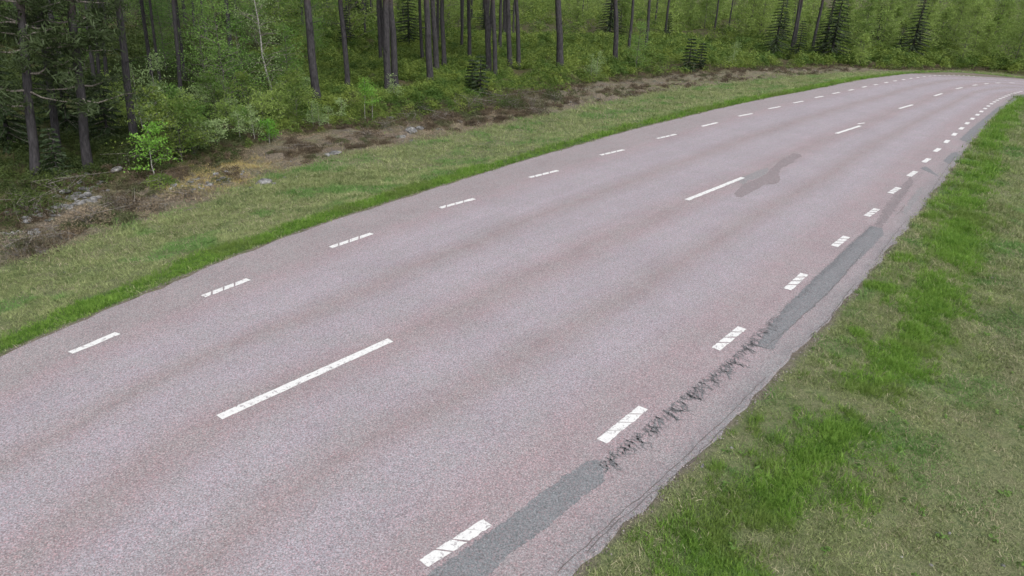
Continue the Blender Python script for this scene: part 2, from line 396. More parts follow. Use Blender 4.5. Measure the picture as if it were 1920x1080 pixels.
def poly_part(name, px, z, mat, jit=.02, step=.06, label=None, thick=.004):
    P = [np.array(flat(*q)) for q in px]; out = []
    for i in range(len(P)):
        a, b = P[i], P[(i + 1) % len(P)]; n = max(1, int(np.hypot(*(b - a)) / step))
        for k in range(n): out.append(a + (b - a) * k / n + rng.normal(0, jit, 2) * (1 if k else .5))
    bm = bmesh.new(); vs = [bm.verts.new((p[0], p[1], z)) for p in out]
    es = [bm.edges.new((vs[i], vs[(i + 1) % len(vs)])) for i in range(len(vs))]
    bmesh.ops.triangle_fill(bm, use_beauty=True, edges=es)
    for f in bm.faces:
        if f.normal.z < 0: f.normal_flip()
    m_ = bpy.data.meshes.new(name); bm.to_mesh(m_); bm.free(); m_.materials.append(mat)
    o = link(name, m_, road); tag(o, label); return o

# repairs and stains in the right-hand shoulder and on the centre line
poly_part('asphalt_patch', [(765,1110),(802,1079),(881,1023),(922,994),(957,970),(1015,924),(1065,889),(1097,866),(1120,862),(1134,877),(1132,904),(1088,936),(1050,968),(1006,1003),(954,1041),(916,1079),(880,1110)], .004, MT['patch'], .014, label='long grey repair patch in the near shoulder', step=.04)
poly_part('asphalt_patch', [(1420,648),(1449,657),(1458,640),(1495,600),(1546,557),(1590,507),(1644,454),(1657,440),(1655,428),(1633,424),(1600,454),(1563,488),(1520,528),(1476,572),(1440,615)], .004, MT['patch'], .016, label='tapering grey repair patch beside the edge line')
poly_part('asphalt_patch', [(1640,424),(1652,428),(1684,382),(1712,342),(1708,332),(1686,352),(1660,385)], .004, MT['stain'], .03)
poly_part('asphalt_patch', [(1725,316),(1762,332),(1745,318),(1736,312)], .004, MT['patch'], .01)
poly_part('asphalt_patch', [(1768,302),(1780,308),(1798,290),(1794,285),(1784,287)], .004, MT['patch'], .012)
poly_part('asphalt_patch', [(1799,262),(1815,267),(1834,246),(1862,215),(1880,200),(1872,200),(1845,222),(1822,240)], .004, MT['patch'], .03)
sx = [(705,575),(720,595),(760,600),(830,565),(900,525),(930,505),(1000,502),(1040,490),(1055,465),(1040,430),(1060,380),(1150,340),(1160,315),(1215,295),(1200,275),(1150,270),(1060,320),(1000,370),(940,430),(860,470),(780,500),(730,545)]
poly_part('stain', [(1200 + x / 4, 220 + y / 4) for x, y in sx], .004, MT['stain'], .012, label='long irregular darker stain by the centre line')
poly_part('stain', [(1208+x/4, 214 + y / 4) for x, y in [(690,490),(780,455),(860,420),(930,400),(925,440),(860,480),(780,500),(740,530)]], .0035, MT['patch2'], .012)

poly_part('asphalt_patch', [(1886,199),(1898,194),(1912,184),(1920,179),(1918,176),(1905,181),(1893,190)], .004, MT['patch'], .03)
poly_part('asphalt_patch', [(1690,398),(1700,402),(1722,372),(1732,352),(1726,350),(1708,374)], .004, MT['patch2'], .03)
def strips(name, segs, z, mat, label=None):
    """segs: list of (points in world xy, widths)"""
    v = []; f = []
    for P, ws in segs:
        P = np.asarray(P); n = len(P); base = len(v)
        for i in range(n):
            d = P[min(i + 1, n - 1)] - P[max(i - 1, 0)]; d = d / (np.hypot(*d) + 1e-9); nrm = np.array([-d[1], d[0]])
            v.append((*(P[i] + nrm * ws[i] / 2), z)); v.append((*(P[i] - nrm * ws[i] / 2), z))
        for i in range(n - 1):
            a = base + 2 * i; f.append((a + 1, a + 3, a + 2, a))
    o = link(name, mesh(name, v, f, mat), road); tag(o, label); return o
def pxline(a, b, n):
    a = np.array(flat(*a)); b = np.array(flat(*b)); return [a + (b - a) * t for t in np.linspace(0, 1, n)]
# comb of tar filled cracks
comb = []
for a, b, n, ln, wd in (((1128,866),(1412,640),120,.27,.019), ((1390,650),(1452,595),34,.24,.015), ((1452,595),(1632,422),110,.17,.010), ((1642,420),(1725,322),60,.20,.008)):
    L_ = pxline(a, b, n); d = L_[-1] - L_[0]; d /= np.hypot(*d); out = np.array([d[1], -d[0]])
    for q in L_:
        if random.random() < .08: continue
        l = ln * random.uniform(.35, 1.2); sl = random.uniform(-.2, .7)
        p = q + out * random.uniform(-.05, .03) + d * random.uniform(-.05, .05); pts = [p]; kk = 7
        for t in range(kk): pts.append(pts[-1] + out * l / kk * random.uniform(.4, 1.5) - d * l / kk * (sl + random.gauss(0, .9)))
        ww = [wd * random.uniform(.35, 1.5) for _ in pts]; ww[0] *= .4; ww[-1] = .002
        comb.append((pts, ww))
        if random.random() < .5:
            m2 = random.randrange(2, 6); e2 = [pts[m2]]
            for t in range(4): e2.append(e2[-1] + d * random.uniform(-.012, .03) * random.choice((-1, 1)) + out * random.uniform(.005, .03))
            comb.append((e2, [wd * .7, wd * .9, wd * .5, wd * .5, .002]))
    along_ = [q + out * (.03 + .05 * math.sin(i_ * .35) + random.gauss(0, .012)) for i_, q in enumerate(L_)]
    comb.append((along_, [wd * random.uniform(.2, .7) for _ in along_]))
o = strips('crack_strip', comb, .008, MT['crack'], 'jagged dark tar filled cracks along the right edge line'); o['kind'] = 'stuff'
# long thin cracks
long_ = []
for px in ([(1044,1075),(1100,1022),(1172,956),(1210,925),(1262,878),(1310,832),(1370,775),(1435,708)], [(1100,1036),(1150,985),(1200,946),(1232,918)], [(1252,905),(1300,862),(1345,815),(1362,800)], [(1514,635),(1552,600),(1590,549),(1602,532)], [(1640,490),(1652,474),(1672,446),(1700,412)],
           [(1434,655),(1478,617),(1530,570),(1580,520),(1625,463)], [(1740,368),(1770,322),(1790,295)], [(1680,403),(1692,392),(1696,385)], [(732,640),(820,598),(900,560)], [(100,675),(133,663)], [(520,803),(560,786),(600,772)]):
    w_ = catmull([flat(*q) for q in px], .12); w_ = w_ + rng.normal(0, .010, w_.shape)
    ww = .008 * (.4 + np.abs(np.sin(np.arange(len(w_)) * .9 + random.random() * 6))) * (.4 if px[0][0] in (732, 100, 520) else 1.1)
    long_.append((w_, ww))
o = strips('crack', long_, .0085, MT['soil'], 'long thin open cracks in the asphalt'); o['kind'] = 'stuff'

# ------------------------------------------------------------------ painted dashes
def dash(name, a, b, width, ribs=0, label=None, gap=.2, skew=.5):
    a = np.array(flat(*a)); b = np.array(flat(*b)); d = b - a; L = np.hypot(*d); d /= L; n = np.array([-d[1], d[0]])
    z0, z1 = .0045, .0095; v = []; f = []
    def block(t0, t1, sk, w=width, sk2=None):
        k = 5; base = len(v); lft = [a + d * (t0 + (t1 - t0) * i / k + random.gauss(0, .004)) + n * (w / 2 + random.gauss(0, .0035)) for i in range(k + 1)]
        sk2 = sk if sk2 is None else sk2
        rgt = [a + d * (t0 + sk + (t1 + sk2 - t0 - sk) * i / k + random.gauss(0, .006)) - n * (w / 2 + random.gauss(0, .005)) for i in range(k + 1)]
        ring = rgt + lft[::-1]; m_ = len(ring)
        for z in (z1, z0):
            for p in ring: v.append((p[0], p[1], z))
        for i in range(k): f.append((base + i, base + i + 1, base + m_ - 2 - i, base + m_ - 1 - i))
        for i in range(m_): j = (i + 1) % m_; f.append((base + m_ + i, base + m_ + j, base + j, base + i))
    if ribs:
        step = L / ribs
        for i in range(ribs):
            block(i * step, (i + 1) * step - (step * gap if i < ribs - 1 else 0), step * skew if i else 0, width, step * skew if i < ribs - 1 else 0)
    else:
        k = max(1, int(L / .6))
        for i in range(k): block(L * i / k, L * (i + 1) / k - (.0 if i == k - 1 else -.001), 0)
    me_ = mesh(name, v, f, MT['paint']); o = link(name, me_, road)
    if label: o['label'] = label
    return o
for i, (a, b) in enumerate(Cm): dash('centre_line_dash', a, b, .15)
dash('centre_line_dash', (1608,232.6), (1621,230.6), .10, label='small worn remnant of a centre dash')
Ls = [((133,662),(221,625)),((381,556),(466,524)),((620,464),(697,438)),((825,390),(889,373)),((993,333),(1046,320)),((1126,291),(1169,281)),((1232,260),(1267,252)),((1316,237),(1345,230)),((1385,218),(1410,213)),((1441,204),(1463,200)),((1488,193.2),(1506,189.6)),((1528,183.3),(1543,180.5)),((1561,175.8),(1574,173.3))]
Lm = [(1595.5,168.75),(1620.5,163),(1642,158.8),(1661.7,154.8),(1678,151.8),(1694,149.3),(1708,147),(1721,145.2),(1732.8,143.8),(1743.3,142.8),(1753,142),(1762,141.4),(1771,141),(1780,140.8),(1789,140.9),(1798,141.2),(1807,141.7),(1816,142.3),(1826,143.2),(1838,144.4)]
for i, (x, y) in enumerate(Lm):
    x1, y1 = Lm[min(i + 1, len(Lm) - 1)]; x0, y0 = Lm[max(i - 1, 0)]; d = np.array([x1 - x0, y1 - y0]) / (2 if 0 < i < len(Lm) - 1 else 1) * .17
    Ls.append(((x - d[0], y - d[1]), (x + d[0], y + d[1])))
for i, (a, b) in enumerate(Ls): dash('left_edge_dash', a, b, .14 if i else .13, 4 if 0 < i < 7 else 0, gap=.13, skew=-.4)
Rs = [((794,1058),(914,980)),((1128,828),(1206,765)),((1342,655),(1391,615)),((1476,543),(1508,514)),((1564,462),(1587,444)),((1625,405.5),(1644,392)),((1669,362.5),(1685,352)),((1704,330.5),(1717,321.5)),((1731.5,304.5),(1742,297.5)),((1752.5,284.5),(1761.5,278.5))]
Rm = [(1775,265.5),(1789.3,252.1),(1802.7,240.9),(1813.3,231.3),(1823.3,222.8),(1832.6,215.4),(1840.1,209.2),(1847,203.7),(1853,199),(1858.8,194.8),(1864.4,191.3),(1870,188),(1875.5,185.2),(1881,182.6),(1886.5,180.3),(1892,178.2),(1897.5,176.3),(1903,174.6),(1908.5,173.1),(1914,171.8)]
for i, (x, y) in enumerate(Rm):
    x1, y1 = Rm[min(i + 1, len(Rm) - 1)]; x0, y0 = Rm[max(i - 1, 0)]; d = np.array([x1 - x0, y1 - y0]) / (2 if 0 < i < len(Rm) - 1 else 1) * .19
    Rs.append(((x - d[0], y - d[1]), (x + d[0], y + d[1])))
for i, (a, b) in enumerate(Rs): dash('edge_line_dash', a, b, (.155, .16, .165, .17, .175)[min(i, 4)], (4 if i < 8 else 0), gap=(.10, .11, .19, .22, .25, .27, .24, .2)[min(i, 7)], skew=(.5, .5, .5, .5, .4, .3, .2, .2)[min(i, 7)])

# ------------------------------------------------------------------ scatter (stuff): instances on computed points
def quad_blade(rs, h, w, lean, az, x, y, curl=.5, seg=2):
    d = np.array([math.cos(az), math.sin(az), 0]); s = np.array([-math.sin(az), math.cos(az), 0]); rot = rs.uniform(-.9, .9)
    s = s * math.cos(rot) + d * math.sin(rot)
    v = []; f = []; p = np.array([x, y, -.01]); th = lean * .4
    for i in range(seg + 1):
        ww = w * (1 - .8 * i / seg) if i < seg else 0
        if i < seg: v += [p - s * ww / 2, p + s * ww / 2]
        else: v += [p]
        th += lean * curl; l = h / seg
        p = p + (d * math.sin(th) + np.array([0, 0, 1]) * math.cos(th)) * l
    for i in range(seg - 1): f.append((2 * i, 2 * i + 1, 2 * i + 3, 2 * i + 2))
    f.append((2 * seg - 2, 2 * seg - 1, 2 * seg)); return v, f
def tuft(name, n, h, w, spread, lean, mat, seed):
    rs = random.Random(seed); V = []; Fs = []
    for _ in range(n):
        r_ = spread * math.sqrt(rs.random()); a = rs.uniform(0, 6.28)
        v, f = quad_blade(rs, h * rs.uniform(.5, 1.2), w * rs.uniform(.6, 1.2), rs.uniform(lean * .3, lean * 1.3), rs.uniform(0, 6.28), r_ * math.cos(a), r_ * math.sin(a))
        b = len(V); V += v; Fs += [tuple(i + b for i in q) for q in f]
    return mesh(name, V, Fs, mat)
def leafclump(name, n, rad, h, leaf, mat, seed, flat_=.5, up=0.0, stems=0, smat=None, elong=1.6):
    """leaves scattered through a low dome"""
    rs = random.Random(seed); V = []; Fs = []; mi = []
    for _ in range(n):
        while True:
            x, y, z = (rs.uniform(-1, 1) for _ in range(3))
            if x * x + y * y + z * z < 1: break
        z = abs(z) ** .7; p = np.array([x * rad, y * rad, up + z * h * (1 - .5 * (x * x + y * y))])
        n_ = np.array([rs.gauss(0, 1), rs.gauss(0, 1), abs(rs.gauss(0, 1)) + flat_]); n_ /= np.linalg.norm(n_)
        t = np.cross(n_, [rs.gauss(0, 1), rs.gauss(0, 1), rs.gauss(0, 1)]); t /= np.linalg.norm(t) + 1e-9; b_ = np.cross(n_, t); s_ = leaf * rs.uniform(.6, 1.3)
        b = len(V); V += [p - t * s_ * .5 * elong, p + b_ * s_ * .35, p + t * s_ * .5 * elong, p - b_ * s_ * .35]; Fs.append((b, b + 1, b + 2, b + 3)); mi.append(0)
    for _ in range(stems):
        v, f = quad_blade(rs, h * rs.uniform(.7, 1.1) + up, .008, rs.uniform(0, .7), rs.uniform(0, 6.28), rs.gauss(0, rad * .4), rs.gauss(0, rad * .4))
        b = len(V); V += v; Fs += [tuple(i + b for i in q) for q in f]; mi += [1 if smat else 0] * len(f)
    me_ = mesh(name, V, Fs, [mat] + ([smat] if smat else []));
    me_.polygons.foreach_set('material_index', mi); return me_
def scatter(name, X, scl, srcs, label, kind='stuff', tilt=.15, zoff=0.0):
    z = height(X) + zoff; n = len(X)
    me_ = bpy.data.meshes.new(name); me_.from_pydata(np.column_stack([X, z]).tolist(), [], [])
    a = me_.attributes.new('scl', 'FLOAT', 'POINT'); a.data.foreach_set('value', np.asarray(scl, np.float32))
    a = me_.attributes.new('rot', 'FLOAT_VECTOR', 'POINT'); a.data.foreach_set('vector', np.column_stack([rng.normal(0, tilt, n), rng.normal(0, tilt, n), rng.uniform(0, 6.28, n)]).astype(np.float32).ravel())
    a = me_.attributes.new('pick', 'INT', 'POINT'); a.data.foreach_set('value', rng.integers(0, len(srcs), n).astype(np.int32))
    col = bpy.data.collections.new(name + '_source')
    for i, s in enumerate(srcs): col.objects.link(bpy.data.objects.new(f'{name}_tuft_{i}', s))
    o = link(name, me_); tag(o, label, kind=kind)
    g = bpy.data.node_groups.new(name, 'GeometryNodeTree')
    g.interface.new_socket('Geometry', in_out='INPUT', socket_type='NodeSocketGeometry'); g.interface.new_socket('Geometry', in_out='OUTPUT', socket_type='NodeSocketGeometry')
    gi = g.nodes.new('NodeGroupInput'); go = g.nodes.new('NodeGroupOutput'); ip = g.nodes.new('GeometryNodeInstanceOnPoints'); ci = g.nodes.new('GeometryNodeCollectionInfo')
    ci.inputs['Collection'].default_value = col; ci.inputs['Separate Children'].default_value = True; ci.inputs['Reset Children'].default_value = True
    def na(nm, tp):
        q = g.nodes.new('GeometryNodeInputNamedAttribute'); q.data_type = tp; q.inputs['Name'].default_value = nm; return [s for s in q.outputs if s.enabled and s.name == 'Attribute'][0]
    g.links.new(gi.outputs[0], ip.inputs['Points']); g.links.new(ci.outputs[0], ip.inputs['Instance']); ip.inputs['Pick Instance'].default_value = True
    g.links.new(na('pick', 'INT'), ip.inputs['Instance Index']); g.links.new(na('scl', 'FLOAT'), ip.inputs['Scale'])
    er = g.nodes.new('FunctionNodeEulerToRotation'); g.links.new(na('rot', 'FLOAT_VECTOR'), er.inputs[0]); g.links.new(er.outputs[0], ip.inputs['Rotation'])
    g.links.new(ip.outputs[0], go.inputs[0])
    md = o.modifiers.new('scatter', 'NODES'); md.node_group = g
    return o

def samples(box, n, mx=100, my=80):
    """random ground points that fall in or near the frame, thinned with distance"""
    x0, x1, y0, y1 = box; X = np.column_stack([rng.uniform(x0, x1, n), rng.uniform(y0, y1, n)])
    px, py = project(np.column_stack([X, np.full(n, -.2)])); ok = (px > -mx * 2.5) & (px < 1920 + mx * 2.5) & (py > -my) & (py < 1080 + my * 2)
    return X[ok]
def pick(X, prob):
    return X[rng.random(len(X)) < prob]
def dist(X): return np.sqrt((X ** 2).sum(1) + 36)

# right verge and left verge, fresh grass / mown grass / straw
X = np.vstack([samples((0, 16, 3, 22), 170000), samples((8, 45, 20, 60), 130000), samples((-15, 0, 7, 24), 110000), samples((-10, 30, 22, 62), 190000), samples((20, 60, 45, 70), 60000)])
dl, dr, gb, bf = fields(X); D = dist(X)
off = ((dl > .02) | (dr > .03))
keep = off & (gb < 1.6) & (dr < 14); X, dl, dr, gb, bf, D = X[keep], dl[keep], dr[keep], gb[keep], bf[keep], D[keep]
fm = freshmask(X, dl, dr, gb); edge = np.where(dl > 0, sstep(.0, .22, dl + .06 * vnoise(X[:, 0], X[:, 1], .2, 31)), sstep(-.02, .3, dr + .14 * vnoise(X[:, 0], X[:, 1], .3, 32)))
area_dens = 1.0
near = 1 / (1 + (D / 14) ** 1.6)
patchy = sstep(-.75, .2, vnoise(X[:, 0], X[:, 1], .35, 33) + .6 * vnoise(X[:, 0], X[:, 1], 1.2, 34))
mF = rng.random(len(X)) < fm * edge * np.clip(1.9 * near, 0, .85)
TF = [tuft('fresh_grass', 15, .12, .009, .06, .75, MT['fresh'], s) for s in range(5)]
scatter('fresh_grass', X[mF], (.7 + .5 * rng.random(mF.sum()) + .25 * vnoise(X[mF, 0], X[mF, 1], .35, 39)) * np.clip(D[mF] / 16, 1, 2.4) * np.where(dl[mF] > 0, .8, 1.05), TF, 'lush bright green grass in strips beside the asphalt')
mM = (rng.random(len(X)) < (1 - fm * .8) * edge * (.35 + .65 * patchy) * np.clip(2.4 * near, 0, 1) * (1 - (.97 - .30 * sstep(-2, 12, X[:, 0])) * sstep(-.7, .5, gb + .5 * vnoise(X[:, 0], X[:, 1], .9, 36))))
dull = (dr > 0) & (rng.random(len(X)) < .75 * sstep(1.8, 3.6, dr + .6 * vnoise(X[:, 0], X[:, 1], 1.0, 38))); mD = mM & dull; mM = mM & ~dull
scatter('worn_grass', X[mD], (.65 + .6 * rng.random(mD.sum()) + .25 * vnoise(X[mD, 0], X[mD, 1], .3, 40)) * np.clip(D[mD] / 14, 1, 2.2), [tuft('worn_grass', 13, .045, .0085, .09, 1.2, leafmat('worn_grass_blades', (.070, .095, .035), (.36, .37, .21), .7, .2, .65, ((.07, .15, .04), .75)), 310)], 'worn brownish green grass on the outer right verge')
TM = [tuft('mown_grass', 15, .055, .0085, .08, 1.1, MT['mown'], 20 + s) for s in range(5)]
scatter('mown_grass', X[mM], (.7 + .7 * rng.random(mM.sum()) + .3 * vnoise(X[mM, 0], X[mM, 1], .3, 40)) * np.clip(D[mM] / 14, 1, 2.6), TM, 'short mown dull green grass covering the verges')
mS = (rng.random(len(X)) < (1 - .6 * (gb > 0)) * (1 - fm) * edge * (.25 + .5 * (vnoise(X[:, 0], X[:, 1], .8, 35) > .1)) * near * .55)
TS = [tuft('dry_straw', 7, .10, .007, .09, 1.45, MT['straw'], 40 + s) for s in range(4)]
scatter('dry_straw', X[mS], (.7 + .6 * rng.random(mS.sum())) * np.clip(D[mS] / 16, 1, 2.2), TS, 'dry straw lying in the mown grass', tilt=.3)

Xw = samples((0, 16, 4, 22), 2600); dl_, dr_, gb_, bf_ = fields(Xw); Xw = Xw[(dr_ > .15) & (dr_ < 6) & (dl_ < 0)]; Xw = Xw[rng.random(len(Xw)) < .35 / (1 + (dist(Xw) / 12) ** 2)]
scatter('verge_weeds', Xw, .6 + .8 * rng.random(len(Xw)), [leafclump('weed', 16, .07, .05, .035, MT['birchleaf'], 400 + q, 1.5, .01) for q in range(3)], 'small broad leafed weeds in the right verge')
# loose grit at both rims of the asphalt
Xg = np.vstack([samples((-12, 12, 4, 30), 260000), samples((4, 30, 18, 45), 120000)]); dl_, dr_, gb_, bf_ = fields(Xg)
e_ = np.where(dl_ > -.12, dl_, dr_); pr_ = np.exp(-((e_ - .03) / .09) ** 2) * (.35 + .65 * (vnoise(Xg[:, 0], Xg[:, 1], .5, 37) > -.2)); Xg = Xg[rng.random(len(Xg)) < pr_]
def pebble(seed):
    rs = random.Random(seed); v = [(rs.uniform(.6, 1.2) * x * .011, rs.uniform(.6, 1.2) * y * .011, rs.uniform(.5, 1) * z * .008) for x, y, z in ((1, 0, 0), (0, 1, 0), (-1, 0, 0), (0, -1, 0), (0, 0, 1), (0, 0, -1))]
    return mesh('grit', v, [(0, 1, 4), (1, 2, 4), (2, 3, 4), (3, 0, 4), (1, 0, 5), (2, 1, 5), (3, 2, 5), (0, 3, 5)], leafmat('edge_grit', (.07, .055, .045), (.34, .31, .30), 3, 0, .8) if seed == 0 else bpy.data.materials['edge_grit'])
zz_ = scatter('edge_gravel', Xg, rng.uniform(.5, 1.6, len(Xg)), [pebble(q) for q in range(4)], 'loose grit and soil crumbs along both rims of the asphalt', tilt=.5, zoff=.012)

# brown ditch litter and heather
X = np.vstack([samples((-18, 2, 8, 36), 70000), samples((-6, 45, 30, 75), 60000)])
dl, dr, gb, bf = fields(X); D = dist(X); ok = (dl > 0) & (gb > -.35) & (bf < 2.6); X, gb, bf, D = X[ok], gb[ok], bf[ok], D[ok]
hz = .45 * sstep(-.2, .6, bf) + vnoise(X[:, 0], X[:, 1], .8, 41) + .7 * vnoise(X[:, 0], X[:, 1], .4, 42)
hz = hz + 1.1 * blobs(X, ((830,212,1.3),(890,203,1.6),(950,196,1.6),(1000,190,1.1)))
mH = rng.random(len(X)) < sstep(.0, .6, hz) * .45 * sstep(-.1, .3, gb) * (1 - .7 * sstep(1, 2.6, bf))
TH = [leafclump('heather', 60, .13, .14, .022, MT['heath'], 60 + s, .1, 0, 14, MT['heath'], 2.2) for s in range(4)]
scatter('heather', X[mH], (.6 + .7 * rng.random(mH.sum())) * np.clip(D[mH] / 25, 1, 1.6), TH, 'low brown heather and twigs along the ditch')
mL = rng.random(len(X)) < (bf < 1) * .8 * sstep(-.6, .2, vnoise(X[:, 0], X[:, 1], .7, 43) + .3)
TL = [tuft('ditch_litter', 10, .11, .009, .16, 1.35, MT['litter'], 70 + s) for s in range(3)]
scatter('ditch_litter', X[mL], (.6 + .7 * rng.random(mL.sum())) * np.clip(D[mL] / 25, 1, 1.5), TL, 'brown dead bracken and litter on the ditch bank', tilt=.15)

# bilberry under the trees
X = np.vstack([samples((-45, -2, 12, 55), 60000), samples((-30, 50, 35, 85), 60000), samples((-95, 110, 60, 230), 60000)])
dl, dr, gb, bf = fields(X); D = dist(X); ok = (dl > 0) & (bf > -.5); X, bf, D = X[ok], bf[ok], D[ok]
bz = vnoise(X[:, 0], X[:, 1], 2.2, 51) + .5 * vnoise(X[:, 0], X[:, 1], .7, 52)
mB = rng.random(len(X)) < sstep(-.9, .1, bz) * sstep(-.4, 2.2, bf + .8 * vnoise(X[:, 0], X[:, 1], 1.3, 54)) * np.clip(18 / D, .14, .75)
TB = [leafclump('bilberry', 120, .22, .34, .038, MT['berry'], 80 + s, .6) for s in range(5)]
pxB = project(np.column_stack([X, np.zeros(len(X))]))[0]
lf = pxB + 90 * vnoise(X[:, 0], X[:, 1], 2.5, 53) < 520  # left part of the undergrowth, where shade is painted into the leaves
TD = [leafclump('bilberry_shade_tint', 130, .24, .32, .034, MT['berryshade'], 90 + s, .6) for s in range(5)]
for nm_, mk_, ts_, lb_ in (('bilberry_undergrowth', mB & ~lf, TB, 'yellow green bilberry undergrowth covering the forest floor'), ('bilberry_undergrowth_shade_tint', mB & lf, TD, 'bilberry undergrowth below the left pines with shade put into its dark green')):
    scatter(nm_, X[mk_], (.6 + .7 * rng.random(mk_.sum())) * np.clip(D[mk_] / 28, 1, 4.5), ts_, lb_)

# ------------------------------------------------------------------ trees
def tube(pts, rad, n=8, close=True):
    V = []; Fs = []
    pts = [np.asarray(p, float) for p in pts]
    for i, p in enumerate(pts):
        d = pts[min(i + 1, len(pts) - 1)] - pts[max(i - 1, 0)]; d = d / (np.linalg.norm(d) + 1e-9)
        a = np.cross(d, [0, 0, 1]) if abs(d[2]) < .9 else np.cross(d, [1, 0, 0]); a /= np.linalg.norm(a); b = np.cross(d, a)
        for k in range(n): th = 6.2832 * k / n; V.append(p + (a * math.cos(th) + b * math.sin(th)) * rad[i])
    for i in range(len(pts) - 1):
        for k in range(n): Fs.append((i * n + k, i * n + (k + 1) % n, (i + 1) * n + (k + 1) % n, (i + 1) * n + k))
    return V, Fs
def join(parts):
    V = []; Fs = []
    for v, f in parts: b = len(V); V += list(v); Fs += [tuple(i + b for i in q) for q in f]
    return V, Fs
def smooth_me(me_):
    me_.polygons.foreach_set('use_smooth', [True] * len(me_.polygons)); return me_
def leaves_at(centres, n, spread, leaf, rs, elong=1.7, flat_=.3, droop=0.0):
    V = []; Fs = []
    for c in centres:
        for _ in range(n):
            p = np.array([c[0] + rs.gauss(0, spread), c[1] + rs.gauss(0, spread), c[2] + rs.gauss(0, spread * .6)])
            n_ = np.array([rs.gauss(0, 1), rs.gauss(0, 1), rs.gauss(0, 1) + flat_]); n_ /= np.linalg.norm(n_) + 1e-9
            t = np.cross(n_, [rs.gauss(0, 1), rs.gauss(0, 1), rs.gauss(0, 1)]); t /= np.linalg.norm(t) + 1e-9; b_ = np.cross(n_, t); s_ = leaf * rs.uniform(.6, 1.35)
            b = len(V); V += [p - t * s_ * .5 * elong, p + b_ * s_ * .36, p + t * s_ * .5 * elong, p - b_ * s_ * .36]; Fs.append((b, b + 1, b + 2, b + 3))
    return V, Fs

def pine_trunk(seed, r=.14, H=15):
    rs = random.Random(seed); pts = []; rad = []; x = y = 0
    for i in range(14):
        t = i / 13; pts.append((x, y, t * H - .15)); x += rs.gauss(0, .03); y += rs.gauss(0, .03)
        rad.append(r * (1.22 if i == 0 else 1) * (1 - .72 * t))
    parts = [tube(pts, rad, 10)]
    for _ in range(9):                    # dead snags on the lower stem
        z = rs.uniform(1.5, 8); a = rs.uniform(0, 6.28); l = rs.uniform(.2, 1.1); q = np.array(pts[int((z + .15) / H * 13)]); q[2] = z
        e = [q + np.array([math.cos(a), math.sin(a), .25 * s_]) * l * s_ for s_ in (0, .5, 1)]
        parts.append(tube(e, [.02, .013, .004], 4))
    return parts, pts
def pine_parts(seed, low):
    rs = random.Random(seed); parts, pts = pine_trunk(seed); H = 15
    br = []; cen_ = []
    z = low
    while z < 15:
        k = rs.choice((2, 3, 4)); L = (2.3 if z > 6 else 1.7) * (1 - (z / 17) ** 2 * .8)
        for _ in range(k):
            a = rs.uniform(0, 6.28); l = L * rs.uniform(.5, 1.1); q = np.array([0, 0, z]); e = [q]; dirz = rs.uniform(-.15, .35)
            for s_ in range(1, 5):
                q = q + np.array([math.cos(a), math.sin(a), dirz + rs.gauss(0, .2)]) * l / 4; a += rs.gauss(0, .22); e.append(q)
                if s_ > 1:
                    cen_.append(q)
                    if rs.random() < .6: cen_.append(q + np.array([rs.gauss(0, .25), rs.gauss(0, .25), rs.gauss(0, .1)]))
            br.append(tube(e, [.035, .026, .018, .011, .004], 5))
        z += rs.uniform(.35, .7) if z < 7 else rs.uniform(.6, 1.0)
    tm = smooth_me(mesh('trunk', *join(parts), MT['pine'])); bmx = mesh('limbs', *join(br), MT['twig'])
    lowc = [c for c in cen_ if c[2] < 7]; hi = [c for c in cen_ if c[2] >= 7]
    V, Fs = join([leaves_at(lowc, 42, .16, .05, rs, 4.5, .3), leaves_at(hi, 15, .28, .16, rs, 2.8, .3)])
    return tm, bmx, mesh('crown', V, Fs, MT['needle'])
def birch_parts(seed, H, leafmat_, dens=1.0, low=.5, leaf=.055, r=.035, spreadk=1.0, bark='birch', lean=0.0):
    rs = random.Random(seed); pts = []; x = y = 0
    for i in range(9): pts.append((x, y, H * i / 8 - .05)); x += rs.gauss(lean, .025 * H / 3); y += rs.gauss(0, .025 * H / 3)
    tr = tube(pts, [r * (1 - .85 * i / 8) for i in range(9)], 7); br = []; cen_ = []
    n = int(H * 9 * dens)
    for _ in range(n):
        t = rs.uniform(low / H, .98); q = np.array(pts[int(t * 8)]); q[2] = t * H; a = rs.uniform(0, 6.28); l = H * .30 * spreadk * (1.05 - t) ** .6 * rs.uniform(.4, 1.1) + .1; e = [q]; dz = rs.uniform(.1, .8)
        for s_ in range(1, 4):
            q = q + np.array([math.cos(a), math.sin(a), dz]) * l / 3; a += rs.gauss(0, .3); dz -= rs.uniform(0, .3); e.append(q)
            cen_.append(q)
            if rs.random() < .5: cen_.append(q + np.array([rs.gauss(0, .12), rs.gauss(0, .12), rs.gauss(0, .1)]) * H / 3)
        br.append(tube(e, [r * .3, r * .22, r * .14, .002], 4))
    tm = smooth_me(mesh('trunk', *join([tr]), MT[bark])); bmx = mesh('limbs', *join(br), MT['twig'])
    return tm, bmx, mesh('crown', *leaves_at(cen_, 9, .055 * H / 3 + .06, leaf, rs, 1.5), leafmat_)
